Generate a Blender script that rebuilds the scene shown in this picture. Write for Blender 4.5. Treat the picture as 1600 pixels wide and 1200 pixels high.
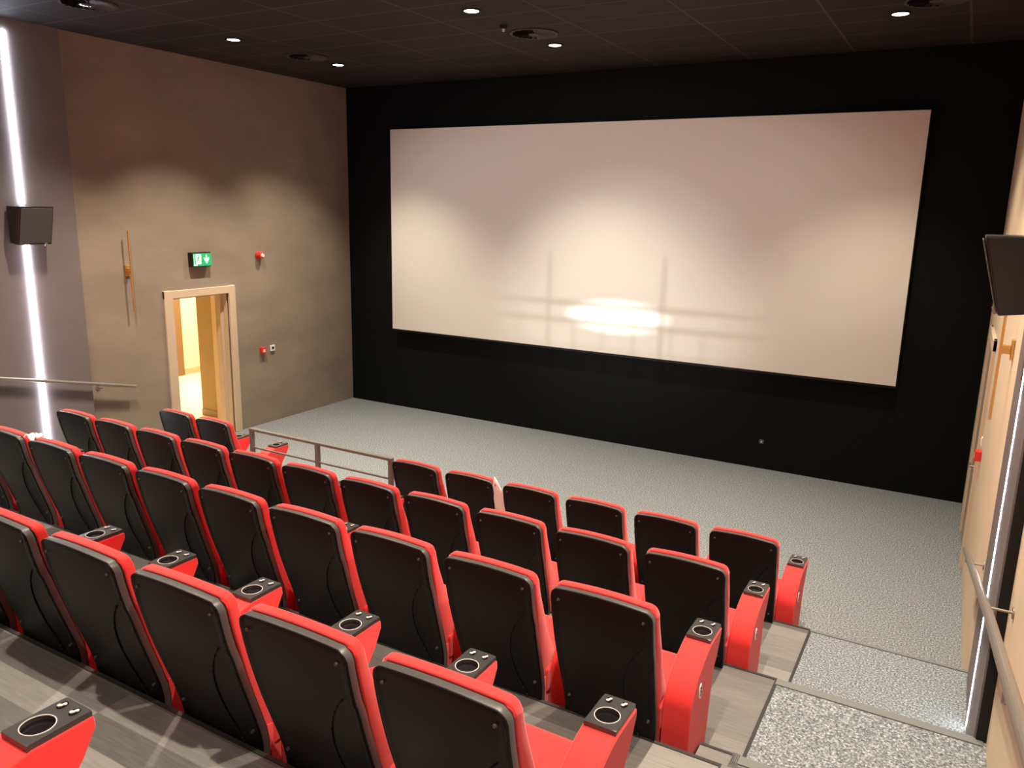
import bpy, bmesh, math, random
from mathutils import Vector, Matrix
random.seed(7)
for o in list(bpy.data.objects): bpy.data.objects.remove(o)
SC = bpy.context.scene
COL = SC.collection
PI = math.pi

# ------------------------------------------------------------------ camera
cam = bpy.data.cameras.new('camera'); camo = bpy.data.objects.new('camera', cam); COL.objects.link(camo)
rt = Vector((0.86729, 0.49738, 0.020435)); up = Vector((-0.125537, 0.178809, 0.975842)); fw = rt.cross(up) * -1
R3 = Matrix((rt, up, -fw)).transposed()
camo.matrix_world = Matrix.Translation((9.27, -10.5784, 3.3811)) @ R3.to_4x4()
cam.sensor_width = 36.0; cam.lens = 36.0 * 1234.66 / 1600.0
cam.clip_start = 0.02; cam.clip_end = 100
SC.camera = camo
# ------------------------------------------------------------------ view, world
vs = SC.view_settings
vs.view_transform = 'Standard'; vs.look = 'None'; vs.gamma = 1.0; vs.use_curve_mapping = False
vs.exposure = 0.5
w = bpy.data.worlds.new('world'); SC.world = w; w.use_nodes = True
w.node_tree.nodes['Background'].inputs[0].default_value = (0.05, 0.05, 0.06, 1)
w.node_tree.nodes['Background'].inputs[1].default_value = 0.3

# ------------------------------------------------------------------ room measures
H = 5.25
XW = 9.57
EDGE = [None, -4.74, -6.06, -7.375, -8.68, -9.98, -11.3]      # front edge of each seating tier
TZ = [0.0, 0.322, 0.637, 0.929, 1.25, 1.57, 1.89]               # its height
RY = [-4.943, -6.271, -7.528, -8.809, -10.13]                   # y of the seat back tops
PITCH = 0.6046
XT0 = 8.295                                                     # right edge of the last seat back
YB = -15.8
LAMP_X = (1.45, 4.77, 8.42)
LAMP_Y = (-1.8, -3.6, -5.4, -7.2, -9.0, -10.8, -12.6)
WARM = (1.0, 0.87, 0.70)

def lamp_energy(i, j):
    if j == 0: return (400.0, 290.0, 250.0)[i]
    if j == 1: return (520.0, 520.0, 440.0)[i]
    if j >= 5: return 200.0
    return 430.0 if i == 2 else 360.0
for i, lx in enumerate(LAMP_X):
    for j, ly in enumerate(LAMP_Y):
        l = bpy.data.lights.new('downlight_beam', 'SPOT'); l.energy = lamp_energy(i, j); l.color = WARM
        l.spot_size = math.radians(96); l.spot_blend = 0.8; l.shadow_soft_size = 0.035
        o = bpy.data.objects.new('downlight_beam', l); COL.objects.link(o); o.location = (lx, ly, H - 0.03)
# unseen lamp for the bright screen patch, shining through the added bars
pl = bpy.data.lights.new('patch_beam', 'SPOT'); pl.energy = 2600; pl.color = (1.0, 0.96, 0.93)
pl.spot_size = math.radians(17); pl.spot_blend = 1.0; pl.shadow_soft_size = 0.008
po = bpy.data.objects.new('patch_beam', pl); COL.objects.link(po); po.location = (5.4, -15.5, 4.3)
tgt = Vector((5.05, -0.15, 1.93)); po.rotation_euler = (tgt - po.location).to_track_quat('-Z', 'Y').to_euler()
p2 = bpy.data.lights.new('patch_beam_core', 'SPOT'); p2.energy = 11000; p2.color = (0.93, 0.96, 1.0)  # narrow second lamp added for the white core of the patch
p2.spot_size = math.radians(4.6); p2.spot_blend = 0.85; p2.shadow_soft_size = 0.008
q2 = bpy.data.objects.new('patch_beam_core', p2); COL.objects.link(q2); q2.location = po.location
q2.rotation_euler = (Vector((5.03, -0.15, 1.90)) - po.location).to_track_quat('-Z', 'Y').to_euler(); q2.scale = (1.45, 0.46, 1)
# added soft fill lamp, passing over the seats, to brighten the screen
p3 = bpy.data.lights.new('screen_fill', 'SPOT'); p3.energy = 1500; p3.color = (1.0, 0.93, 0.87)
p3.spot_size = math.radians(36); p3.spot_blend = 0.7; p3.shadow_soft_size = 0.06
q3 = bpy.data.objects.new('screen_fill', p3); COL.objects.link(q3); q3.location = (3.9, -15.4, 4.6); q3.scale = (1, 0.5, 1)
q3.rotation_euler = (Vector((4.6, -0.15, 3.1)) - q3.location).to_track_quat('-Z', 'Y').to_euler()
# corridor ceiling light behind the side door
cl = bpy.data.lights.new('corridor_light', 'AREA'); cl.energy = 215; cl.color = (1.0, 0.84, 0.55); cl.shape = 'RECTANGLE'; cl.size = 2.2; cl.size_y = 1.2
co = bpy.data.objects.new('corridor_light', cl); COL.objects.link(co); co.location = (-2.7, -1.2, 2.75)

# ------------------------------------------------------------------ materials
def mat(name, col, rough=0.6, metal=0.0, spec=0.5, sheen=0.0, emis=None, estr=0.0):
    m = bpy.data.materials.new(name); m.use_nodes = True
    b = m.node_tree.nodes['Principled BSDF']
    b.inputs['Base Color'].default_value = (*col, 1); b.inputs['Roughness'].default_value = rough
    b.inputs['Metallic'].default_value = metal; b.inputs['Specular IOR Level'].default_value = spec
    if sheen: b.inputs['Sheen Weight'].default_value = sheen
    if emis: b.inputs['Emission Color'].default_value = (*emis, 1); b.inputs['Emission Strength'].default_value = estr
    return m
def N(m, t, **kw):
    n = m.node_tree.nodes.new(t)
    for k, v in kw.items():
        if k in n.inputs.keys(): n.inputs[k].default_value = v
        else: setattr(n, k, v)
    return n
def L(m, a, b): m.node_tree.links.new(a, b)
def bsdf(m): return m.node_tree.nodes['Principled BSDF']
def coords(m, scale=(1, 1, 1), kind='Object', rot=(0, 0, 0), loc=(0, 0, 0)):
    tc = N(m, 'ShaderNodeTexCoord'); mp = N(m, 'ShaderNodeMapping')
    mp.inputs['Scale'].default_value = scale; mp.inputs['Rotation'].default_value = rot; mp.inputs['Location'].default_value = loc
    L(m, tc.outputs[kind], mp.inputs['Vector']); return mp.outputs['Vector']
def ramp(m, fac, stops):
    r = N(m, 'ShaderNodeValToRGB')
    e = r.color_ramp.elements
    while len(e) < len(stops): e.new(0.5)
    for q, (p, c) in zip(e, stops): q.position = p; q.color = (*c, 1)
    L(m, fac, r.inputs['Fac']); return r.outputs['Color']
def noise(m, vec, scale, detail=3, rough=0.5):
    n = N(m, 'ShaderNodeTexNoise'); n.inputs['Scale'].default_value = scale; n.inputs['Detail'].default_value = detail; n.inputs['Roughness'].default_value = rough
    L(m, vec, n.inputs['Vector']); return n.outputs['Fac']
def bump(m, fac, strength=0.3, dist=0.005):
    b = N(m, 'ShaderNodeBump'); b.inputs['Strength'].default_value = strength; b.inputs['Distance'].default_value = dist
    L(m, fac, b.inputs['Height']); L(m, b.outputs['Normal'], bsdf(m).inputs['Normal'])
M = {}
def stucco(name, c1, c2):
    m = mat(name, c1, 0.85, spec=0.25)
    v = coords(m); f = noise(m, coords(m, (1, 1, 2.2)), 0.9, 5, 0.55)
    L(m, ramp(m, f, [(0.3, c1), (0.7, c2)]), bsdf(m).inputs['Base Color'])
    bump(m, noise(m, v, 60, 2), 0.08, 0.003); return m
M['taupe'] = stucco('taupe_plaster', (0.225, 0.185, 0.145), (0.31, 0.258, 0.198))
M['beige'] = stucco('beige_plaster', (0.66, 0.52, 0.36), (0.72, 0.57, 0.40))
M['pilaster'] = stucco('bronze_panel', (0.165, 0.14, 0.135), (0.19, 0.16, 0.15))
bsdf(M['pilaster']).inputs['Roughness'].default_value = 0.5
# black front wall of boards
m = M['blackwall'] = mat('black_wall_paint', (0.006, 0.0065, 0.006), 0.7, spec=0.12)
v = coords(m, loc=(0.23, 0, 0.08), rot=(PI/2, 0, 0))
bk = N(m, 'ShaderNodeTexBrick'); bk.offset = 0.0
bk.inputs['Scale'].default_value = 1.0; bk.inputs['Brick Width'].default_value = 1.95; bk.inputs['Row Height'].default_value = 1.29; bk.inputs['Mortar Size'].default_value = 0.006
bk.inputs['Color1'].default_value = (0.0032, 0.0042, 0.0036, 1); bk.inputs['Color2'].default_value = (0.004, 0.005, 0.0042, 1); bk.inputs['Mortar'].default_value = (0.002, 0.002, 0.002, 1)
L(m, v, bk.inputs['Vector']); L(m, bk.outputs['Color'], bsdf(m).inputs['Base Color'])
# ceiling tiles
m = M['ceil'] = mat('black_ceiling_tile', (0.02, 0.017, 0.015), 0.75, spec=0.3)
v = coords(m, loc=(0.6, 2.15 - 0.58 * 10, 0))
bk = N(m, 'ShaderNodeTexBrick'); bk.offset = 0.0
bk.inputs['Scale'].default_value = 1.0; bk.inputs['Brick Width'].default_value = 1.2; bk.inputs['Row Height'].default_value = 0.58; bk.inputs['Mortar Size'].default_value = 0.012
bk.inputs['Color1'].default_value = (0.014, 0.012, 0.0115, 1); bk.inputs['Color2'].default_value = (0.020, 0.017, 0.016, 1); bk.inputs['Mortar'].default_value = (0.06, 0.053, 0.05, 1)
L(m, v, bk.inputs['Vector']); L(m, bk.outputs['Color'], bsdf(m).inputs['Base Color'])
bump(m, noise(m, coords(m), 90, 2), 0.25, 0.004)
# carpet
m = M['carpet'] = mat('grey_speckled_carpet', (0.3, 0.3, 0.29), 0.95, spec=0.1)
f = noise(m, coords(m, (1, 1, 1)), 78, 3, 0.75)
L(m, ramp(m, f, [(0.34, (0.055, 0.062, 0.064)), (0.46, (0.155, 0.17, 0.173)), (0.55, (0.235, 0.255, 0.26)), (0.67, (0.52, 0.555, 0.56))]), bsdf(m).inputs['Base Color'])
bump(m, f, 0.6, 0.006)
# wood planks
m = M['wood'] = mat('grey_wood_plank', (0.2, 0.18, 0.16), 0.5, spec=0.35)
v = coords(m)
bk = N(m, 'ShaderNodeTexBrick'); bk.offset = 0.37; bk.offset_frequency = 1
bk.inputs['Scale'].default_value = 1.0; bk.inputs['Brick Width'].default_value = 0.95; bk.inputs['Row Height'].default_value = 0.15; bk.inputs['Mortar Size'].default_value = 0.0012; bk.inputs['Bias'].default_value = 0.0
bk.inputs['Color1'].default_value = (0.0, 0.0, 0.0, 1); bk.inputs['Color2'].default_value = (1, 1, 1, 1); bk.inputs['Mortar'].default_value = (0.2, 0.2, 0.2, 1)
L(m, v, bk.inputs['Vector'])
g = noise(m, coords(m, (2.2, 22, 1)), 3.0, 6, 0.65)
mx = N(m, 'ShaderNodeMix', data_type='FLOAT'); mx.inputs[0].default_value = 0.46
L(m, bk.outputs['Color'], mx.inputs[2]); L(m, g, mx.inputs[3])
L(m, ramp(m, mx.outputs[0], [(0.18, (0.08, 0.073, 0.068)), (0.48, (0.155, 0.145, 0.134)), (0.8, (0.27, 0.255, 0.235))]), bsdf(m).inputs['Base Color'])
bump(m, g, 0.1, 0.002)
# red fabric
m = M['red'] = mat('red_fabric', (0.78, 0.030, 0.024), 0.75, spec=0.25, sheen=0.25)
v = coords(m); f = noise(m, v, 420, 2, 0.6)
L(m, ramp(m, f, [(0.3, (0.66, 0.026, 0.023)), (0.7, (0.80, 0.038, 0.033))]), bsdf(m).inputs['Base Color'])
bump(m, f, 0.25, 0.002)
m = M['shell'] = mat('black_moulded_plastic', (0.005, 0.004, 0.004), 0.45, spec=0.22)
bump(m, noise(m, coords(m), 500, 2), 0.12, 0.001)
M['rim'] = mat('satin_black_rim', (0.065, 0.061, 0.058), 0.42, spec=0.6)
M['plate'] = mat('grey_black_plastic', (0.040, 0.038, 0.037), 0.3, spec=0.6)
M['cup'] = mat('black_cup_liner', (0.006, 0.004, 0.006), 0.2, spec=0.6)
M['chrome'] = mat('chrome', (0.85, 0.83, 0.80), 0.15, metal=1)
M['vane'] = mat('vent_vane_metal', (0.035, 0.032, 0.03), 0.5)
M['black'] = mat('matt_black', (0.008, 0.008, 0.008), 0.6, spec=0.3)
M['mark'] = mat('pale_metal_mark', (0.75, 0.72, 0.68), 0.25, metal=0.3)
M['white'] = mat('white_plastic', (0.78, 0.78, 0.76), 0.4)
M['screen'] = mat('white_screen_cloth', (0.72, 0.70, 0.62), 0.7, spec=0.2)
M['cream'] = stucco('cream_door_paint', (0.56, 0.44, 0.31), (0.60, 0.47, 0.33))
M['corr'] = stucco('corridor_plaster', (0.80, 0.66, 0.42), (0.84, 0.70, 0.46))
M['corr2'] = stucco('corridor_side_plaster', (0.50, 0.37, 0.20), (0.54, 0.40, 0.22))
M['tile'] = mat('cream_floor_tile', (0.80, 0.70, 0.50), 0.25)
M['skirt'] = mat('grey_beige_skirting', (0.42, 0.33, 0.22), 0.5)
M['brown'] = mat('brown_door_wood', (0.17, 0.095, 0.045), 0.5)
M['metal'] = mat('satin_grey_metal', (0.30, 0.26, 0.22), 0.42, metal=0.7)
M['railm'] = mat('grey_painted_steel', (0.14, 0.125, 0.105), 0.5)
M['gold'] = mat('brushed_brass', (0.62, 0.33, 0.10), 0.38, metal=0.75)
M['redp'] = mat('red_plastic', (0.70, 0.03, 0.02), 0.4)
M['nos'] = mat('grey_stair_nosing', (0.15, 0.155, 0.145), 0.7)
M['seam'] = mat('dark_seam', (0.015, 0.013, 0.012), 0.6)
M['green'] = mat('green_sign_face', (0.01, 0.33, 0.11), 0.4, emis=(0.01, 0.42, 0.13), estr=0.35)
M['signw'] = mat('white_sign_mark', (0.75, 0.95, 0.80), 0.4, emis=(0.7, 1.0, 0.78), estr=0.6)
M['led'] = mat('led_diffuser', (0.9, 0.9, 0.9), 0.5, emis=(0.80, 0.84, 1.0), estr=34)
M['lampface'] = mat('lamp_diffuser', (0.9, 0.9, 0.9), 0.5, emis=(1.0, 0.93, 0.80), estr=9)
M['bag'] = mat('white_film', (0.92, 0.91, 0.88), 0.35)

# ------------------------------------------------------------------ mesh helpers
def link(name, bm, m, parent=None, smooth=False, loc=(0, 0, 0)):
    bmesh.ops.recalc_face_normals(bm, faces=bm.faces)
    me = bpy.data.meshes.new(name); bm.to_mesh(me); bm.free()
    for x in (m if isinstance(m, (list, tuple)) else [m]): me.materials.append(x)
    if smooth:
        for p in me.polygons: p.use_smooth = True
    o = bpy.data.objects.new(name, me); COL.objects.link(o); o.location = loc
    if parent is not None: o.parent = parent
    return o
def box(bm, a, b, mi=0):
    x0, y0, z0 = a; x1, y1, z1 = b
    v = [bm.verts.new(p) for p in [(x0,y0,z0),(x1,y0,z0),(x1,y1,z0),(x0,y1,z0),(x0,y0,z1),(x1,y0,z1),(x1,y1,z1),(x0,y1,z1)]]
    for q in [(0,3,2,1),(4,5,6,7),(0,1,5,4),(1,2,6,5),(2,3,7,6),(3,0,4,7)]:
        f = bm.faces.new([v[i] for i in q]); f.material_index = mi
    return bm
def B(): return bmesh.new()
def prism(bm, pts, axis, a, b, mi=0):
    def P(p, t): return {'x': (t, p[0], p[1]), 'y': (p[0], t, p[1]), 'z': (p[0], p[1], t)}[axis]
    v0 = [bm.verts.new(P(p, a)) for p in pts]; v1 = [bm.verts.new(P(p, b)) for p in pts]
    n = len(pts)
    fs = [bm.faces.new(v0), bm.faces.new(v1[::-1])]
    for i in range(n): fs.append(bm.faces.new([v0[i], v1[i], v1[(i+1) % n], v0[(i+1) % n]]))
    for f in fs: f.material_index = mi
    return bm
def tube(bm, p0, p1, r, n=14, r1=None, mi=0):
    p0 = Vector(p0); p1 = Vector(p1); r1 = r if r1 is None else r1
    q = (p1 - p0).to_track_quat('Z', 'Y')
    a = []; b = []
    for i in range(n):
        t = 2*PI*i/n; d = q @ Vector((math.cos(t), math.sin(t), 0))
        a.append(bm.verts.new(p0 + d*r)); b.append(bm.verts.new(p1 + d*r1))
    fs = [bm.faces.new(a[::-1]), bm.faces.new(b)]
    for i in range(n): fs.append(bm.faces.new([a[i], a[(i+1) % n], b[(i+1) % n], b[i]]))
    for f in fs: f.material_index = mi
    return bm
def ring(bm, c, r0, r1, h, n=28, axis='z', mi=0):
    # annulus with thickness, axis z
    c = Vector(c); loops = []
    for r, z in ((r0, 0), (r1, 0), (r1, h), (r0, h)):
        loops.append([bm.verts.new(c + Vector((r*math.cos(2*PI*i/n), r*math.sin(2*PI*i/n), z))) for i in range(n)])
    for k in range(4):
        A = loops[k]; Bq = loops[(k+1) % 4]
        for i in range(n):
            f = bm.faces.new([A[i], A[(i+1) % n], Bq[(i+1) % n], Bq[i]]); f.material_index = mi
    return bm
def bevel(bm, w=0.01, seg=2, ang=30):
    bmesh.ops.remove_doubles(bm, verts=bm.verts, dist=1e-5)
    bmesh.ops.recalc_face_normals(bm, faces=bm.faces)
    es = [e for e in bm.edges if len(e.link_faces) == 2 and e.calc_face_angle(0) > math.radians(ang)]
    bmesh.ops.bevel(bm, geom=es, offset=w, segments=seg, profile=0.6, affect='EDGES', clamp_overlap=True)
    return bm
def wn(o):
    for p in o.data.polygons: p.use_smooth = True
    md = o.modifiers.new('weighted', 'WEIGHTED_NORMAL'); md.keep_sharp = False; md.weight = 80
    return o
def struct(name, bm, m, **kw):
    o = link(name, bm, m, **kw); o['kind'] = 'structure'; return o
def tag(o, label, cat, group=None):
    o['label'] = label; o['category'] = cat
    if group: o['group'] = group
    return o
def thing(name, label, cat, loc=(0, 0, 0), group=None, rz=0):
    o = bpy.data.objects.new(name, None); COL.objects.link(o); o.location = loc; o.rotation_euler = (0, 0, rz)
    o.empty_display_size = 0.1
    return tag(o, label, cat, group)
def copy_tree(o, parent=None):
    c = o.copy(); COL.objects.link(c); c.parent = parent
    for ch in list(o.children): copy_tree(ch, c)
    return c

# ------------------------------------------------------------------ room shell
wx = lambda y: 9.57 + (9.625 - 9.57) * min(1, -y / 4.85) if y > -4.85 else 9.675     # face of the right wall
# front wall
struct('wall_front', box(B(), (-0.3, 0, -0.2), (10.0, 0.3, H + 0.2)), M['blackwall'])
# back wall with projection port
bm = B()
for a, b in [((-0.3, YB - 0.3, 0), (4.9, YB, H + .2)), ((5.9, YB - 0.3, 0), (10.0, YB, H + .2)), ((4.9, YB - 0.3, 0), (5.9, YB, 3.9)), ((4.9, YB - 0.3, 4.7), (5.9, YB, H + .2))]: box(bm, a, b)
struct('wall_back', bm, M['taupe'])
# left wall with door opening
bm = B()
D0, D1, DZ = -3.60, -2.66, 2.09
for a, b in [((-0.25, YB, 0), (0, D0, H + .2)), ((-0.25, D1, 0), (0, 0.0, H + .2)), ((-0.25, D0, DZ), (0, D1, H + .2))]: box(bm, a, b)
bmesh.ops.remove_doubles(bm, verts=bm.verts, dist=1e-5)
struct('wall_left', bm, M['taupe'])
# right wall
bm = B()
prism(bm, [(9.57, 0), (10.0, 0), (10.0, -4.85), (9.625, -4.85)], 'z', 0, H + .2)
prism(bm, [(9.675, -4.85), (10.0, -4.85), (10.0, YB), (9.675, YB)], 'z', 0, H + .2)
struct('wall_right', bm, M['beige'])
struct('ceiling', box(B(), (-0.25, YB, H), (10.0, 0, H + 0.2)), M['ceil'])
struct('floor', box(B(), (-0.0, -4.76, -0.2), (9.7, 0, 0)), M['carpet'])
XL = 1.22; XB = 8.585
def xr(k): return 9.675
for k in range(1, 7):
    y0 = EDGE[k]; y1 = EDGE[k+1] if k < 6 else YB
    z = TZ[k]
    struct('floor', box(B(), (XL, y1 - (0.02 if k < 6 else 0), -0.1), (XB, y0, z)), M['wood'])
    bm = B(); box(bm, (XB, y1 - (0.02 if k < 6 else 0), -0.1), (9.68, y0 - .001, z - 0.001)); box(bm, (0, y1 - (0.02 if k < 6 else 0), -0.1), (XL, y0 - .001, z - .001))
    struct('floor', bm, M['carpet'])
    if k >= 3:   # half steps in the aisles
        hz = (TZ[k-1] + TZ[k]) / 2
        struct('floor', box(B(), (8.41, y0 - .01, TZ[k-1] - .01), (XB, y0 + 0.30, hz)), M['wood'])
        bm = B(); box(bm, (XB, y0 - .01, TZ[k-1] - .01), (9.62, y0 + 0.30, hz - .001)); box(bm, (0, y0 - .01, TZ[k-1] - .01), (XL, y0 + 0.30, hz - .001))
        struct('floor', bm, M['carpet'])
# nosings and seams
tn = 0
def trim(bm, m, **kw):
    global tn; tn += 1
    return struct('trim_%d' % tn, bm, m, **kw)
for k in range(1, 7):
    y0 = EDGE[k]; z = TZ[k]
    bm = B()
    box(bm, (XB + (0 if k > 1 else 0), y0 - (0.055 if k > 1 else 0.02), z - 0.03), (9.66, y0 + 0.008, z + 0.006))
    box(bm, (0.0, y0 - (0.055 if k > 1 else 0.02), z - 0.03), (XL, y0 + 0.008, z + 0.006))
    if k >= 3:
        hz = (TZ[k-1] + TZ[k]) / 2
        box(bm, (XB, y0 + 0.245, hz - 0.03), (9.66, y0 + 0.308, hz + 0.006))
    trim(bm, M['nos'])
    bm = B(); box(bm, (XL, y0 - 0.008, z - 0.05), (XB + (0.03 if k > 1 else 0), y0 + 0.012, z + 0.004))
    if k >= 3: box(bm, (8.41, y0 + .295, hz - .05), (XB, y0 + .312, hz + .004))
    trim(bm, M['seam'])
    y1 = EDGE[k+1] if k < 6 else YB
    trim(box(B(), (XB - 0.009, y1, z - 0.02), (XB + 0.009, y0 - 0.002, z + 0.005)), M['seam'])
bm = B()
for q in range(4): box(bm, (8.572 + .009*q, -7.16, .783), (8.577 + .009*q, -7.065, .794))
box(bm, (8.57, -7.16, .778), (8.61, -7.065, .788))
box(bm, (8.57, -7.19, .778), (8.66, -7.155, .793))
trim(bm, M['rim'])
# pilasters with light strip channels
PY0, PY1, LY = -6.06, -4.85, -5.46
struct('wall_left', box(B(), (-0.01, PY0, 0.3), (0.035, PY1, H)), M['pilaster']).name = 'trim_40'
struct('trim_41', box(B(), (9.615, PY0, 0.2), (9.69, PY1, H)), M['pilaster'])
struct('trim_42', box(B(), (9.625, PY0 - 0.012, 0.4), (9.70, PY0 + 0.001, H)), M['black'])  # black strip standing in for shade on the pilaster's near side

# front screen
sc = thing('cinema_screen', 'huge white cinema screen with thin black border on the black front wall', 'screen', (4.86, -0.1, 1.367))
def rel(o, p): return Vector(p) - o.location
bm = B(); box(bm, (1.028 - 4.86, -0.05, 0), (8.69 - 4.86, -0.01, 4.555 - 1.367)); link('screen_cloth', bm, M['screen'], sc)
bm = B(); box(bm, (1.02 - 4.86, -0.01, -0.04), (8.70 - 4.86, 0.10, 4.56 - 1.367)); link('screen_frame', bm, M['black'], sc)

# left door opening: casing, reveal, leaf, corridor
bm = B()
fr = [(-3.735, D0, 0, 2.2), (D1, -2.545, 0, 2.2)]
for y0, y1, z0, z1 in fr: box(bm, (-0.02, y0, z0), (0.035, y1, z1))
box(bm, (-0.02, -3.735, DZ), (0.0351, -2.545, 2.2))
bevel(bm, 0.006, 1)
f = struct('door_1', bm, M['cream'])
bm = B(); box(bm, (-0.26, D1 - 0.02, 0), (-0.02, D1 + .01, DZ)); box(bm, (-0.26, D0 - .01, 0), (-0.02, D0 + 0.02, DZ)); box(bm, (-0.26, D0, DZ - .015), (-0.02, D1, DZ + .02)); link('door_lining', bm, M['cream'], f)
# leaf swung into the corridor
hx, hy = -0.10, -2.70; ex, ey = -0.78, -2.30
d = Vector((ex - hx, ey - hy, 0)); ln = d.length; ang = math.atan2(d.y, d.x)
bm = bevel(box(B(), (0, -0.022, 0.01), (ln, 0.022, DZ - 0.02)), 0.003, 1)
lf = link('door_leaf', bm, M['cream'], f); lf.location = (hx, hy, 0); lf.rotation_euler = (0, 0, ang)
bm = B(); tube(bm, (ln - .07, -.022, 1.0), (ln - .07, -.07, 1.0), 0.01); tube(bm, (ln - .07, -.065, 1.0), (ln - .18, -.065, 1.0), 0.009); box(bm, (ln - .09, -.027, .88), (ln - .05, -.02, 1.06))
link('door_handle', bm, M['metal'], lf)
# corridor
struct('floor', box(B(), (-4.1, -6, -0.1), (0, 2.2, -0.001)), M['tile'])
struct('ceiling', box(B(), (-4.1, -6, 2.8), (-0.25, 2.2, 2.9)), M['corr'])
bm = B(); box(bm, (-4.2, -6, 0), (-4.0, 2.2, 2.8)); struct('wall_corridor', bm, M['corr']).name = 'wall_far'
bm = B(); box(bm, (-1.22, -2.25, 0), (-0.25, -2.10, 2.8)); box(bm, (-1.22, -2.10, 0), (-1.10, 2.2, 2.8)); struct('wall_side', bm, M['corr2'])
bm = B(); box(bm, (-4.0, 2.1, 0), (-1.1, 2.2, 2.8)); box(bm, (-4.0, -6, 0), (-0.25, -5.9, 2.8)); struct('wall_end', bm, M['corr'])
bm = B(); box(bm, (-4.0, -0.43, 0), (-3.985, -0.16, 0.12)); box(bm, (-4.0, -0.14, 0), (-3.985, 2.1, 0.12)); struct('baseboard_far', bm, M['skirt'])
struct('baseboard_side', box(B(), (-1.22, -2.265, 0), (-0.25, -2.249, 0.10)), M['skirt'])
f2 = struct('door_2', box(B(), (-4.0, -1.4, 0), (-3.97, -0.43, 2.4)), M['brown'])
# right front door (closed) near the front wall
bm = B()
dy0, dy1, dz = -2.10, -0.92, 2.28
def wxs(y): return 9.57 + 0.055 * (-y / 4.85)
for a, b, z0, z1 in [(dy0, dy0 + .11, 0, dz), (dy1 - .11, dy1, 0, dz), (dy0, dy1, dz - .11, dz)]:
    xa = wxs((a + b) / 2); box(bm, (xa - 0.03, a, z0), (xa + 0.02, b, z1))
f3 = struct('door_3', bevel(bm, .004, 1), M['cream'])
bm = B(); box(bm, (9.575, dy0 + .11, 0.01), (9.60, dy1 - .11, dz - .11)); link('door_leaf', bm, mat('shaded_door_leaf', (0.36, 0.28, 0.20), 0.5), f3)  # darkened copy of the door cream, shade put into the colour
bm = B(); tube(bm, (9.57, dy0 + .2, 1.0), (9.53, dy0 + .2, 1.0), .01); tube(bm, (9.535, dy0 + .2, 1.0), (9.535, dy0 + .32, 1.0), .009); link('door_handle', bm, M['metal'], f3)

# ------------------------------------------------------------------ light strips
def strip(name, side, label):
    if side == 'l': x0, x1, s = 0.033, 0.058, 1
    else: x0, x1, s = 9.617, 9.611, -1
    t = thing(name, label, 'light strip', (x0, LY, 0.34))
    hw_ = 0.019 if side == 'l' else 0.008
    for z0, z1 in ((0.345, 2.90), (3.31, 5.12)):
        bm = B(); box(bm, (min(0, x1 - x0), -hw_, z0 - .34), (max(0, x1 - x0), hw_, z1 - .34))
        link('diffuser', bm, M['led'], t)
    for z0, z1 in ((0.0, 2.52), (2.96, 4.78)):
        bm = box(B(), (0 if s > 0 else -0.003, -hw_ - .005, z0), (0.003 if s > 0 else 0, hw_ + .005, z1))
        link('channel', bm, M['metal'], t)
    return t
strip('light_strip', 'l', 'vertical white LED strip glowing on the left wall pilaster')
strip('light_strip', 'r', 'vertical white LED strip glowing on the right wall pilaster')
# unseen pilasters and LED strips added further back for cool ambient light
struct('trim_43', box(B(), (-0.01, -9.9, 0.9), (0.035, -8.7, H)), M['pilaster'])
struct('trim_44', box(B(), (9.615, -9.9, 0.9), (9.69, -8.7, H)), M['pilaster'])
for side_, w_ in (('l', 'left'), ('r', 'right')):
    t_ = strip('light_strip', side_, 'unseen vertical LED strip added on a second %s wall pilaster for ambient light' % w_)
    t_.location.y = -9.3; t_.location.z = 1.6
    for c_ in list(t_.children):
        if c_.name.startswith('channel') or 'diffuser' in c_.name: c_.scale.z = 0.74

# surround speakers
def speaker(side, label):
    s = 1 if side == 'l' else -1
    xw = 0.035 if side == 'l' else 9.615
    t = thing('surround_speaker', label, 'speaker', (xw, LY, 2.87), 'wall speakers')
    bm = B()
    # side profile (x out of wall, z)
    prof = [(s*0.03, 0.02), (s*0.175, 0.0), (s*0.285, 0.42), (s*0.03, 0.42)]
    prism(bm, prof, 'y', -0.19, 0.19); bevel(bm, 0.012, 2)
    c = link('cabinet', bm, mat('speaker_black', (0.018, 0.016, 0.014), 0.4, spec=0.5), t)
    bm = B()
    a = Vector((s*0.181, 0, 0.02)); b = Vector((s*0.286, 0, 0.40))
    prism(bm, [(a.x, a.z), (a.x + s*.008, a.z), (b.x + s*.008, b.z), (b.x, b.z)], 'y', -0.175, 0.175); bevel(bm, .003, 1)
    link('grille', bm, M['rim'], t)
    bm = B(); box(bm, (min(0, s*.034), -0.05, 0.08), (max(0, s*.034), 0.05, 0.34))
    link('bracket', bm, M['metal'], t)
    bm = tube(B(), (s*0.19, 0.12, 0.02), (s*0.175, 0.12, -0.02), 0.012)
    link('tilt_knob', bm, M['metal'], t)
speaker('l', 'black wall speaker between the two glowing LED lengths on the left')
speaker('r', 'black tapered wall speaker at the right edge of the photo')

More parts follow.
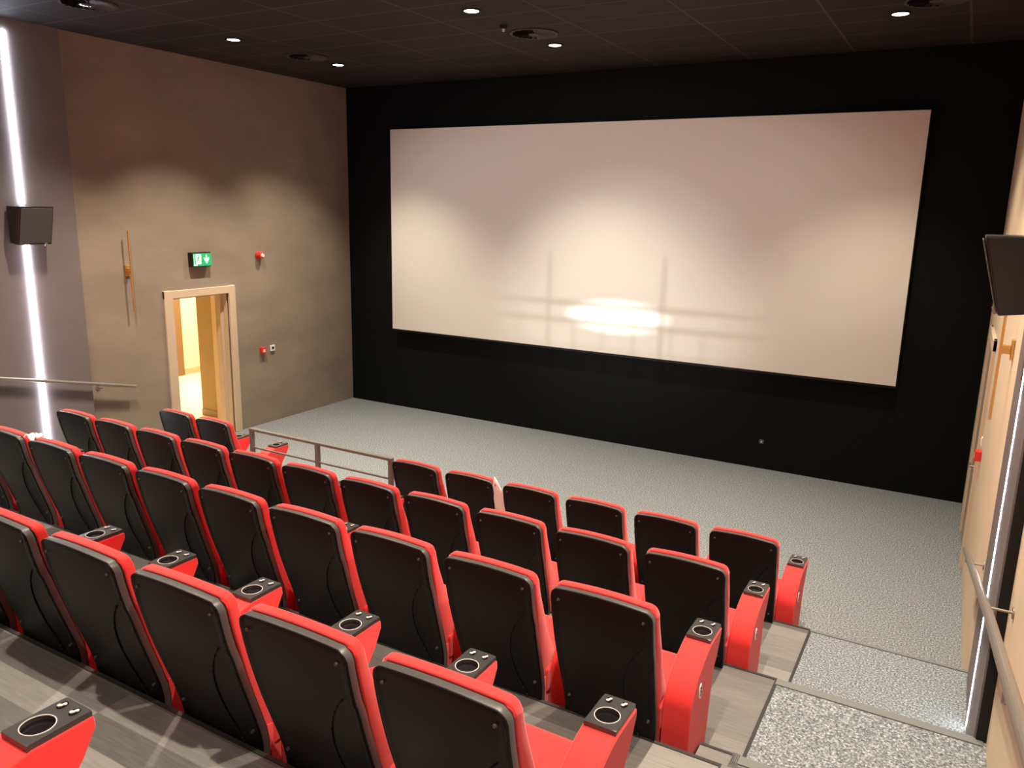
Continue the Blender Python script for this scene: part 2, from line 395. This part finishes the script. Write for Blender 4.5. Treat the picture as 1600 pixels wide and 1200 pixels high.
# ------------------------------------------------------------------ wall lamps
def wall_lamp(side, label):
    s = 1 if side == 'l' else -1
    xw = 0.0 if side == 'l' else wxs(-4.21)
    t = thing('wall_lamp', label, 'wall lamp', (xw, -4.225, 2.5), 'brass wall lamps')
    bm = bevel(box(B(), (min(0, s*.02), -0.035, -0.07), (max(0, s*.02), 0.035, 0.07)), .003, 1); link('back_plate', bm, M['gold'], t)
    bm = bevel(box(B(), (min(s*.02, s*.075), -0.022, -0.03), (max(s*.02, s*.075), 0.022, 0.03)), .003, 1); link('arm', bm, M['gold'], t)
    bm = bevel(box(B(), (min(s*.072, s*.09), -0.009, -0.505), (max(s*.072, s*.09), 0.009, 0.505)), .002, 1); link('light_bar', bm, M['gold'], t)
wall_lamp('l', 'slim vertical brass bar lamp on the left wall beside the open doorway')
wall_lamp('r', 'slim vertical brass bar lamp on the right wall below the speaker')

# exit sign
t = thing('exit_sign', 'green exit sign with running figure and down arrow above the doorway', 'exit sign', (0, -3.12, 2.6))
bm = bevel(box(B(), (0, -0.18, -0.10), (0.085, 0.145, 0.095)), .006, 1); link('housing', bm, M['black'], t)
bm = box(B(), (0.085, -0.162, -0.088), (0.091, 0.135, 0.082)); pn = link('sign_face', bm, M['green'], t)
def flat(bm, pts, x=0.091, th=0.0015):
    return prism(bm, pts, 'x', x, x + th)
bm = B()
# white doorway, foot of the figure, arrow; y is to the right in the picture
flat(bm, [(-0.155, -0.082), (-0.105, -0.082), (-0.105, -0.066), (-0.155, -0.066)])
flat(bm, [(-0.155, -0.066), (-0.150, -0.066), (-0.150, 0.07), (-0.155, 0.07)])
flat(bm, [(-0.125, -0.062), (-0.035, -0.062), (-0.035, 0.072), (-0.125, 0.072)])
flat(bm, [(0.043, 0.062), (0.063, 0.062), (0.063, -0.005), (0.043, -0.005)])
flat(bm, [(0.053, -0.062), (0.092, -0.002), (0.097, 0.032), (0.063, 0.0), (0.043, 0.0), (0.009, 0.032), (0.014, -0.002)])
link('white_marks', bm, M['signw'], t)
bm = B()
hx_ = 0.0925
c = [(-0.078 + .010*math.cos(2*PI*i/12), 0.050 + .010*math.sin(2*PI*i/12)) for i in range(12)]
flat(bm, c, hx_)
for P_ in ([(-0.088, 0.037), (-0.070, 0.037), (-0.078, 0.0), (-0.094, 0.002)],          # trunk
           [(-0.074, 0.036), (-0.066, 0.030), (-0.052, 0.016), (-0.057, 0.010), (-0.072, 0.022)],   # front arm
           [(-0.088, 0.036), (-0.104, 0.024), (-0.112, 0.006), (-0.106, 0.004), (-0.098, 0.018), (-0.086, 0.026)],  # rear arm
           [(-0.094, 0.004), (-0.080, 0.0), (-0.060, -0.020), (-0.058, -0.048), (-0.067, -0.048), (-0.070, -0.024), (-0.088, -0.010)],
           [(-0.094, 0.004), (-0.084, -0.004), (-0.096, -0.026), (-0.120, -0.034), (-0.122, -0.026), (-0.102, -0.018)]):
    flat(bm, P_, hx_)
link('running_figure', bm, M['green'], t)

# alarm sounder, call points, thermostat
def sounder(x, y, z, s):
    t = thing('alarm_sounder', 'round red fire alarm sounder high on the left wall', 'fire alarm', (x, y, z))
    bm = B(); tube(bm, (0, 0, 0), (s*.03, 0, 0), .062, 24); tube(bm, (s*.03, 0, 0), (s*.085, 0, 0), .055, 24, .048); bevel(bm, .004, 1)
    link('body', bm, M['redp'], t, smooth=False)
    bm = B(); tube(bm, (s*.085, .005, .0), (s*.105, .005, 0), .03, 20, .024); link('lens', bm, M['white'], t)
sounder(0, -2.05, 2.61, 1)
def callpoint(x, y, z, s, label):
    t = thing('call_point', label, 'call point', (x, y, z), 'red call points')
    bm = bevel(box(B(), (min(0, s*.055), -.045, -.048), (max(0, s*.055), .045, .048)), .008, 2); link('case', bm, M['redp'], t)
    bm = box(B(), (min(s*.055, s*.058), -.022, -.026), (max(s*.055, s*.058), .022, .018)); link('press_panel', bm, M['white'], t)
callpoint(0, -2.07, 1.165, 1, 'small red fire call point on the left wall beside the white thermostat')
callpoint(wxs(-2.35), -2.35, 1.235, -1, 'small red fire call point on the right wall')
t = thing('thermostat', 'small white square thermostat with dark display on the left wall', 'thermostat', (0, -1.865, 1.17))
bm = bevel(box(B(), (0, -.045, -.045), (.025, .045, .048)), .004, 1); link('case', bm, M['white'], t)
bm = box(B(), (.025, -.022, -.014), (.028, .020, .022)); link('display', bm, M['black'], t)
t = thing('light_switch', 'white plate on the right wall above the red call point', 'switch', (wxs(-2.2), -2.2, 1.335))
bm = bevel(box(B(), (-.012, -.042, -.042), (0, .042, .042)), .003, 1); link('switch_plate', bm, M['white'], t)
bm = box(B(), (-.018, -.02, -.025), (-.012, .02, .025)); link('switch_rocker', bm, M['white'], t)

# ------------------------------------------------------------------ handrails
def handrail(label, pts, wallx, brk):
    t = thing('handrail', label, 'handrail', pts[0])
    o = Vector(pts[0]); bm = B()
    for a, b in zip(pts, pts[1:]): tube(bm, Vector(a) - o, Vector(b) - o, 0.021, 16)
    link('rail', bm, M['metal'], t, smooth=False)
    a, b = Vector(pts[0]), Vector(pts[-1])
    for y in brk:
        f_ = (y - a.y) / (b.y - a.y); p = a.lerp(b, f_)
        wxx = wallx(y); sg = 1 if wxx > p.x else -1
        bm = B()
        tube(bm, p - o, p - o + Vector((0, 0, -.055)), .007, 10)
        tube(bm, p - o + Vector((0, 0, -.055)), Vector((wxx, p.y, p.z - .055)) - o, .007, 10)
        tube(bm, Vector((wxx - sg*.008, p.y, p.z - .055)) - o, Vector((wxx, p.y, p.z - .055)) - o, .03, 18)
        link('bracket', bm, M['metal'], t)
handrail('long sloping metal handrail on the left wall', [(0.09, -4.30, 1.02), (0.09, -11.4, 2.72)], lambda y: 0.035 if PY0 < y < PY1 else 0.0, (-4.76, -6.3, -7.8, -9.4, -11))
handrail('long sloping metal handrail on the right wall beside the aisle', [(9.512, -4.30, 1.035), (9.535, -6.87, 1.72), (9.535, -9.9, 2.52)], lambda y: 9.675 if y < PY0 else 9.615 if y < PY1 else wxs(y), (-4.62, -6.32, -8.0, -9.6))

# guard rail in front of the second row's gap
t = thing('guard_rail', 'low grey metal guard rail before the gap in the front row', 'railing', (2.76, -4.80, 0.324))
bm = bevel(box(B(), (-0.02, -0.022, 0.645), (1.92, 0.022, 0.672)), .002, 1); link('top_rail', bm, M['railm'], t)
bm = box(B(), (0.0, -0.01, 0.45), (1.90, 0.01, 0.466)); link('middle_rail', bm, M['railm'], t)
for px in (0.0, 0.95, 1.90):
    bm = bevel(box(B(), (px - .022, -.02, 0), (px + .022, .02, 0.65)), .002, 1); link('post', bm, M['railm'], t)

# ------------------------------------------------------------------ seats
PROF = [(0.12, 0.150), (0.20, 0.153), (0.30, 0.150), (0.38, 0.138), (0.45, 0.118), (0.55, 0.085), (0.68, 0.043), (0.80, 0.010), (0.90, -0.015), (0.98, -0.030), (1.08, -0.045)]
def prof(z):
    if z <= PROF[0][0]: return PROF[0][1]
    for (a, b), (c, d) in zip(PROF, PROF[1:]):
        if z <= c:
            t_ = (z - a) / (c - a); return b + (d - b) * t_
    return PROF[-1][1]
def sprof(z):  # smoothed
    return sum(prof(z + dz) for dz in (-.04, -.02, 0, .02, .04)) / 5
def sst(a, b, x):
    t_ = min(1, max(0, (x - a) / (b - a))); return t_*t_*(3 - 2*t_)
def back_slab(hw_top, hw_bot, zt, zb, crown, rad, yoff, thick, ncol=44, nrow=44, relief=False, wrap=0.012, dome=0.0):
    bm = B()
    cols = []
    for i in range(ncol + 1):
        u = -1 + 2*i/ncol; cols.append(math.sin(u*PI/2) * 0.55 + u * 0.45)
    F = []; K = []
    for j in range(nrow + 1):
        v = j / nrow; v = 1 - (1 - v)**1.35 if not relief else v
        rf = []; rb = []
        for u in cols:
            zl = zb; x_top = u * hw_top
            zt_ = zt - crown * u*u
            e = abs(x_top) - (hw_top - rad)
            if e > 0: zt_ -= rad - math.sqrt(max(0, rad*rad - e*e))
            eb = abs(u * hw_bot) - (hw_bot - rad*0.7)
            if eb > 0: zl += rad*0.7 - math.sqrt(max(0, (rad*.7)**2 - eb*eb))
            z = zl + (zt_ - zl) * v
            hw = hw_bot + (hw_top - hw_bot) * sst(0.05, 0.75, (z - zb) / (zt - zb))
            x = u * hw
            y = sprof(z) + wrap * u*u + yoff
            if relief:
                az = (z - 0.56) / 0.27
                xa = 0.205 - 0.105 * max(0, 1 - az*az)          # inward curving groove
                d_ = abs(x) - xa
                g_ = 0.0 * math.exp(-(d_/0.006)**2) if abs(az) < 1 else 0
                inner = sst(0.0, 0.02, d_) * (1 if abs(az) < 1 and x > 0 else 0)
                y += g_ + 0.005 * inner * (1 - sst(0.8, 1.0, abs(az)))
                rim_ = max(abs(u) - 0.875, 0)
                y += -0.005 * sst(0.0, 0.045, rim_)
                
            rf.append(bm.verts.new((x, y, z)))
            th = thick(z, u) if callable(thick) else thick
            rb.append(bm.verts.new((x, y + th + (0 if not relief else 0), z)))
        F.append(rf); K.append(rb)
    for j in range(nrow):
        for i in range(ncol):
            f = bm.faces.new([F[j][i], F[j][i+1], F[j+1][i+1], F[j+1][i]]); f.smooth = True
            f = bm.faces.new([K[j][i], K[j+1][i], K[j+1][i+1], K[j][i+1]]); f.smooth = True
    ed = []
    for i in range(ncol): ed.append((F[0][i], F[0][i+1], K[0][i+1], K[0][i])); ed.append((F[nrow][i], K[nrow][i], K[nrow][i+1], F[nrow][i+1]))
    for j in range(nrow): ed.append((F[j][0], K[j][0], K[j+1][0], F[j+1][0])); ed.append((F[j][ncol], F[j+1][ncol], K[j+1][ncol], K[j][ncol]))
    for q in ed:
        f = bm.faces.new(q); f.material_index = 1
    return bm
def make_seat():
    t = thing('cinema_chair', 'x', 'chair')
    # black shell: edge band coloured paler, light on the rim put into colour
    bm = back_slab(0.25, 0.234, 1.054, 0.125, 0.020, 0.038, 0.0, 0.042, relief=True)
    bmesh.ops.recalc_face_normals(bm, faces=bm.faces)
    es = [e for e in bm.edges if len(e.link_faces) == 2 and e.link_faces[0].material_index != e.link_faces[1].material_index]
    r = bmesh.ops.bevel(bm, geom=es, offset=0.006, segments=2, profile=0.5, affect='EDGES')
    for f in bm.faces: f.smooth = True
    sh = link('backrest_shell', bm, [M['shell'], M['rim']], t)
    def sy_(x, z): return sprof(z) + 0.012 * min(1, (x/.25)**2)
    def line(pts, nm='moulding_line', r_=0.0032, off=0.001):
        bm = B()
        for (xa, za), (xb, zb_) in zip(pts, pts[1:]):
            tube(bm, (xa, sy_(xa, za) + off, za), (xb, sy_(xb, zb_) + off, zb_), r_, 6)
        link(nm, bm, M['shell'], sh, smooth=True)
    for sx in (-1, 1):
        arc = []
        for q in range(19):
            az = 1 - 2*q/18; z_ = 0.54 + 0.29*az; xa = 0.198 - 0.108*(1 - az*az)**0.9
            arc.append((sx*xa, z_))
        if sx > 0: line(arc, off=-.0035, r_=.0032)
        else: line([(sx*(0.196 + 0.014*sst(.2, .8, 0.88 - 0.04*q)), 0.88 - 0.04*q) for q in range(18)], r_=.003, off=.004)
    line([(-0.20 + .04*q, 0.172) for q in range(11)], r_=.004)
    for sx in (-1, 1):
        for z, dx in ((0.985, 0.207), (0.40, 0.205)):
            y = sprof(z) + 0.012*(dx/.25)**2
            bm = B(); tube(bm, (0, 0.004, 0), (0, -0.009, 0), 0.0075, 14, 0.006)
            link('screw', bm, M['rim'], sh, loc=(sx*dx, y, z))
    # upholstered back in front of the shell
    def th(z, u):
        base = 0.060 + 0.045 * sst(1.0, 0.62, z) + 0.05 * sst(0.62, 0.42, z) * abs(u)
        return base
    def th2(z, u):
        b = 0.046 + 0.060 * (1 - sst(0.55, 1.02, z)) + 0.06 * (1 - sst(0.45, 0.70, z)) * u*u
        return b
    bm = back_slab(0.252, 0.221, 1.062, 0.36, 0.020, 0.040, 0.0425, th2, ncol=26, nrow=26)
    bmesh.ops.recalc_face_normals(bm, faces=bm.faces)
    es = [e for e in bm.edges if len(e.link_faces) == 2 and e.link_faces[0].material_index != e.link_faces[1].material_index]
    bmesh.ops.bevel(bm, geom=es, offset=0.007, segments=2, profile=0.5, affect='EDGES')
    for f in bm.faces: f.smooth = True; f.material_index = 0
    link('back_cushion', bm, M['red'], t)
    # seat cushion
    bm = B(); prism(bm, [(0.22, 0.29), (0.66, 0.33), (0.70, 0.38), (0.69, 0.455), (0.62, 0.475), (0.22, 0.435)], 'x', -0.232, 0.232); bevel(bm, .02, 3)
    wn(link('seat_cushion', bm, M['red'], t))
    bm = B(); prism(bm, [(0.195, 0.0), (0.60, 0.0), (0.60, 0.32), (0.195, 0.40)], 'x', -0.233, 0.226)
    link('seat_base', bm, M['red'], t)
    return t
ARM = [(0.262, 0.0), (0.255, 0.43), (0.285, 0.50), (0.345, 0.565), (0.43, 0.61), (0.50, 0.635), (0.56, 0.647), (0.742, 0.647), (0.745, 0.61), (0.70, 0.53), (0.635, 0.45), (0.58, 0.05), (0.575, 0.0)]
def make_arm(t, x, badge=False):
    bm = B(); prism(bm, ARM, 'x', -0.070, 0.068); bevel(bm, .010, 3, 25)
    a = wn(link('armrest', bm, M['red'], t, loc=(x, 0, 0)))
    # cup holder plate with a real hole
    bm = B()
    n = 32; cy_ = 0.616; r = 0.047; y0, y1, hx = 0.548, 0.738, 0.0625
    def outer(th_):
        c_, s_ = math.cos(th_), math.sin(th_)
        k = min(hx / abs(c_) if abs(c_) > 1e-6 else 9, ((y1 - cy_) if s_ > 0 else (cy_ - y0)) / abs(s_) if abs(s_) > 1e-6 else 9)
        return (c_*k, cy_ + s_*k)
    angs = sorted(set([2*PI*i/n for i in range(n)] + [math.atan2(y1 - cy_, hx) % (2*PI), math.atan2(y1 - cy_, -hx) % (2*PI), math.atan2(y0 - cy_, hx) % (2*PI), math.atan2(y0 - cy_, -hx) % (2*PI)]))
    zt, zb_ = 0.665, 0.640
    ot = [bm.verts.new((*outer(q), zt)) for q in angs]; ob = [bm.verts.new((*outer(q), zb_)) for q in angs]
    it = [bm.verts.new((r*math.cos(q), cy_ + r*math.sin(q), zt)) for q in angs]; ib = [bm.verts.new((r*math.cos(q), cy_ + r*math.sin(q), 0.650)) for q in angs]
    m_ = len(angs)
    for i in range(m_):
        j = (i + 1) % m_
        bm.faces.new([ot[i], ot[j], it[j], it[i]]); bm.faces.new([ot[i], ob[i], ob[j], ot[j]]); bm.faces.new([it[i], it[j], ib[j], ib[i]])
    bm.faces.new(ib); bm.faces.new(ob)
    es = [e for e in bm.edges if all(v in ot for v in e.verts)]
    bmesh.ops.bevel(bm, geom=es, offset=.004, segments=2, profile=.5, affect='EDGES')
    link('cup_holder', bm, M['plate'], a)
    bm = B(); ring(bm, (0, cy_, 0.6655), 0.0455, 0.0485, 0.0025, 32); link('cup_ring', bm, M['mark'], a)
    bm = B(); tube(bm, (0, cy_, 0.6515), (0, cy_, 0.653), .0465, 32); tube(bm, (0, cy_, .6532), (0, cy_, .6535), .028, 28); link('cup_well', bm, M['cup'], a)
    for sx in (-1, 1):
        bm = B(); tube(bm, (0, 0, 0), (0, 0, .003), .013, 18); 
        for v in bm.verts: v.co.y *= 1.35 ; v.co.x *= 0.95
        bt = link('button', bm, M['cup'], a, loc=(sx*.030, 0.706, 0.665))
        bm = B(); tube(bm, (-.004, -.007, .003), (-.004, -.007, .0055), .0062, 12); tube(bm, (.004, .006, .003), (.004, .006, .0052), .0058, 12); box(bm, (-.004, -.006, .003), (.004, .006, .0042))
        for v in bm.verts: v.co += bt.location
        link('button_mark', bm, M['mark'], a)
    if badge:
        bm = B(); tube(bm, (0.0675, 0, 0), (0.0715, 0, 0), .024, 24)
        for v in bm.verts: v.co.z *= 1.7; v.co.y = v.co.y*0.9 + 0.0; v.co += Vector((0, 0.40, 0.47))
        link('badge', bm, M['white'], a)
        bm = B(); 
        # dark squiggle mark on the badge
        for (ya, za, yb, zb2) in [(-.010, .022, .010, .016), (.010, .016, -.008, .002), (-.008, .002, .010, -.006), (.010, -.006, -.010, -.022)]:
            tube(bm, (0.0718, .40 + ya, .47 + za), (0.0718, .40 + yb, .47 + zb2), .0022, 6)
        link('badge_mark', bm, M['black'], a)
    return a
proto = make_seat()
arm_end_proto = None
ORD = ['rightmost', 'second from the right', 'third from the right', 'fourth from the right', 'fifth from the right', 'sixth from the right', 'seventh from the right', 'eighth from the right', 'ninth from the right', 'tenth from the right', 'leftmost']
ROWN = ['front row', 'second row', 'third row', 'fourth row', 'fifth row, nearest the camera']
proto_mid = proto; make_arm(proto_mid, 0.302)
proto_end = thing('cinema_chair', 'x', 'chair')
for ch in list(proto.children):
    if ch.name.startswith('armrest'): continue
    copy_tree(ch, proto_end)
make_arm(proto_end, 0.302, True)
used = {'m': False, 'e': False}
DX = [0.033, -0.013, -0.015, -0.005, 0]
def place_seat(k, x_right, label, end=False, left_arm=False, rz=0):
    key = 'e' if end else 'm'; pr_ = proto_end if end else proto_mid
    if not used[key]: s = pr_; used[key] = True
    else: s = copy_tree(pr_)
    s.location = (x_right - 0.25, RY[k], TZ[k]); s.rotation_euler = (0, 0, rz)
    s['label'] = label; s['category'] = 'chair'; s['group'] = 'red and black cinema seats in the ' + ROWN[k].split(',')[0]
    if left_arm:
        src = [c_ for c_ in s.children if c_.name.startswith('armrest')][0]
        a = copy_tree(src, s); a.location = (-0.302, 0, 0)
        for c_ in list(a.children):
            if c_.name.startswith('badge'): bpy.data.objects.remove(c_)
    return s
def lab(k, i, n):
    o = 'leftmost' if (i == n - 1 and n != 99) else ORD[i]
    return f'red seat with black shell back, {o} in the {ROWN[k]}'
for k, n in ((0, 6), (1, 11), (2, 10), (3, 6), (4, 4)):
    for i in range(n):
        if k == 0: l = ['red seat at the right end of the front row, by the carpeted aisle', 'second seat from the right in the front row', 'third seat from the right in the front row', 'fourth seat from the right in the front row, right of the white bag', 'fifth seat from the right in the front row, left of the white bag', 'front row seat directly right of the guard rail'][i]
        elif i == 0: l = f'red seat at the aisle end of the {ROWN[k]}, badge on its armrest' if k < 4 else 'aisle seat of the fifth row'
        else: l = f'{["", "second", "third", "fourth", "fifth", "sixth", "seventh", "eighth", "ninth", "tenth", "eleventh"][i]} black-backed red seat from the right in the {ROWN[k]}'
        place_seat(k, XT0 + DX[k] - i*PITCH, l, end=(i == 0), left_arm=(i == n - 1 and k < 2))
place_seat(0, 2.565, 'front row seat beyond the guard rail gap, right one of the pair by the doorway')
place_seat(0, 1.95, 'front row seat by the doorway, left one of the separate pair', left_arm=True)

# ------------------------------------------------------------------ crumpled white things
def crumple(name, label, cat, pts, nrm, m, loc):
    pass
t = thing('plastic_bag', 'white plastic bag with a handle hole stuck between two front row seat backs', 'bag', (5.966, RY[0], 0.60))
bm = B()
W_ = 10; H_ = 14; g0 = []; g1 = []
for j in range(H_ + 1):
    v = j / H_; hw = 0.050 + 0.008*math.sin(v*5) - 0.022*sst(.85, 1.0, v)
    ra = []; rb = []
    for i in range(W_ + 1):
        u = -1 + 2*i/W_
        x = u*hw - 0.012*sst(.7, 1.0, v); z = v*0.47 - 0.03*sst(.7, 1, v)*u
        y = sprof(0.60 + z) + 0.012 + random.uniform(-.004, .004)
        th_ = 0.022*(1 - u*u) * (1 - .8*v) + .002
        ra.append(bm.verts.new((x, y - th_, z))); rb.append(bm.verts.new((x, y + th_, z)))
    g0.append(ra); g1.append(rb)
for j in range(H_):
    for i in range(W_):
        if j in (12,) and 2 <= i <= 4: continue
        bm.faces.new([g0[j][i], g0[j][i+1], g0[j+1][i+1], g0[j+1][i]]); bm.faces.new([g1[j][i], g1[j+1][i], g1[j+1][i+1], g1[j][i+1]])
for j in range(H_):
    bm.faces.new([g0[j][0], g0[j+1][0], g1[j+1][0], g1[j][0]]); bm.faces.new([g0[j][W_], g1[j][W_], g1[j+1][W_], g0[j+1][W_]])
for i in range(W_): bm.faces.new([g0[0][i], g1[0][i], g1[0][i+1], g0[0][i+1]]); bm.faces.new([g0[H_][i], g0[H_][i+1], g1[H_][i+1], g1[H_][i]])
link('bag_film', bm, M['bag'], t, smooth=True)
t = thing('plastic_wrap', 'crumpled scrap of clear white film on a third row seat corner', 'plastic film', (3.545, -7.50, 1.686))
bm = B(); G = []
for j in range(7):
    G.append([bm.verts.new((-0.05 + 0.10*i/8 + random.uniform(-.006, .006), -0.05 + 0.09*j/6, 0.018 + random.uniform(-.016, .018) - 0.012*abs(i - 4)/4)) for i in range(9)])
for j in range(6):
    for i in range(8): bm.faces.new([G[j][i], G[j][i+1], G[j+1][i+1], G[j+1][i]])
ex = bmesh.ops.extrude_face_region(bm, geom=list(bm.faces))
for v in [e for e in ex['geom'] if isinstance(e, bmesh.types.BMVert)]: v.co.z -= 0.006
link('film', bm, M['bag'], t)

# ------------------------------------------------------------------ ceiling fittings
def downlight(x, y, label, group):
    t = thing('ceiling_light', label, 'ceiling light', (x, y, H), group)
    bm = B(); ring(bm, (0, 0, -0.012), 0.075, 0.095, 0.012, 28); link('trim_ring', bm, M['black'], t)
    bm = B(); tube(bm, (0, 0, -0.010), (0, 0, -0.001), 0.072, 28); link('lamp_face', bm, M['lampface'], t)
    return t
first = None
NM = {(0, 0): 'round downlight nearest the front left corner of the black ceiling', (0, 1): 'round downlight in the black ceiling above the open doorway', (1, 0): 'round downlight nearest the middle of the front wall',
      (1, 1): 'round downlight beside the top edge, left of the swirl vent with the sensor', (2, 0): 'round downlight at the right, in front of the screen'}
lamp0 = downlight(LAMP_X[0], LAMP_Y[0], NM[(0, 0)], 'round ceiling downlights')
for i, lx in enumerate(LAMP_X):
    for j, ly in enumerate(LAMP_Y):
        if (i, j) == (0, 0): continue
        c = copy_tree(lamp0); c.location = (lx, ly, H)
        c['label'] = NM.get((i, j), 'round downlight in the black ceiling over the seats, behind the front ones')
        c['group'] = 'round ceiling downlights' if (i, j) in NM else 'downlights over the seating'
def vent(x, y, label):
    t = thing('air_vent', label, 'vent', (x, y, H), 'round swirl air vents')
    bm = B(); ring(bm, (0, 0, -0.015), 0.235, 0.265, 0.015, 40); link('rim', bm, M['vane'], t)
    bm = B(); tube(bm, (0, 0, -0.02), (0, 0, -0.002), 0.06, 24); link('hub', bm, M['vane'], t)
    bm = B()
    for q in range(18):
        a_ = 2*PI*q/18; c_, s_ = math.cos(a_), math.sin(a_)
        def P3(r_, o_, z_): return bm.verts.new((r_*c_ - o_*s_, r_*s_ + o_*c_, z_))
        v = [P3(.06, -.008, -.004), P3(.06, .008, -.016), P3(.235, .022, -.028), P3(.235, -.022, -.004)]
        bm.faces.new(v)
    ex = bmesh.ops.extrude_face_region(bm, geom=list(bm.faces))
    for v in [e for e in ex['geom'] if isinstance(e, bmesh.types.BMVert)]: v.co.z += 0.002
    vn = link('vanes', bm, M['vane'], t); vn['kind'] = 'stuff'
vent(4.84, -2.45, 'round swirl air vent beside the small ceiling sensor')
vent(1.49, -2.42, 'round swirl air vent in the ceiling near the front left corner')
vent(1.49, -5.42, 'round swirl air vent at the top left edge of the photo')
vent(8.74, -2.22, 'round swirl air vent at the top right, by the right downlight')
t = thing('ceiling_sensor', 'small sensor with a pale tip hanging from the ceiling beside a vent', 'sensor', (4.72, -2.90, H))
bm = B(); tube(bm, (0, 0, 0), (0, 0, -.035), .045, 20, .035); link('sensor_base', bm, M['black'], t)
bm = B(); tube(bm, (0, 0, -.035), (0, 0, -.06), .014, 12); link('sensor_tip', bm, M['white'], t)
t = thing('wall_socket', 'tiny dark socket low on the black front wall under the screen', 'socket', (7.154, 0, 0.375))
bm = bevel(box(B(), (-.03, -.012, -.03), (.03, 0, .03)), .003, 1); link('socket_plate', bm, M['rim'], t)
bm = B(); tube(bm, (0, -.0125, 0), (0, -.016, 0), .012, 14); link('socket_hole', bm, M['chrome'], t)

# added unseen bars behind the camera, shaped to cast rail-like shadows on the screen
def bar_point(p, y=-13.6):
    a = Vector((5.4, -15.5, 4.3)); b = Vector(p); f_ = (y - a.y) / (b.y - a.y); return a.lerp(b, f_)
bm = B()
def bar(p, q, wd):
    A_, B_ = bar_point(p), bar_point(q)
    tube(bm, A_, B_, wd/2, 8)
for z0 in (2.045, 1.785): bar((1.2, -.15, z0), (9.0, -.15, z0), 0.0075)
for x_ in (3.95, 5.70): bar((x_, -.15, 1.0), (x_, -.15, 2.75), 0.0055)
for x_ in (3.0, 3.45, 4.37, 4.83, 5.30, 5.85, 6.3): bar((x_, -.15, 1.0), (x_, -.15, 1.785), 0.003)
bar((1.2, -.15, 1.40), (9.0, -.15, 1.40), 0.003)
c = bar_point((5.0, -.15, 2.2)); 
# outer frame of the added bars and the hanger that carries it from the ceiling
for (xa, za), (xb, zb3) in [((-.75, -.55), (.75, -.55)), ((.75, -.55), (.75, .45)), ((.75, .45), (-.75, .45)), ((-.75, .45), (-.75, -.55))]:
    tube(bm, c + Vector((xa, 0, za)), c + Vector((xb, 0, zb3)), .012, 8)
for sx in (-.7, .7): tube(bm, c + Vector((sx, 0, .45)), Vector((c.x + sx, c.y, H)), .012, 8)
trim(bm, M['black'])
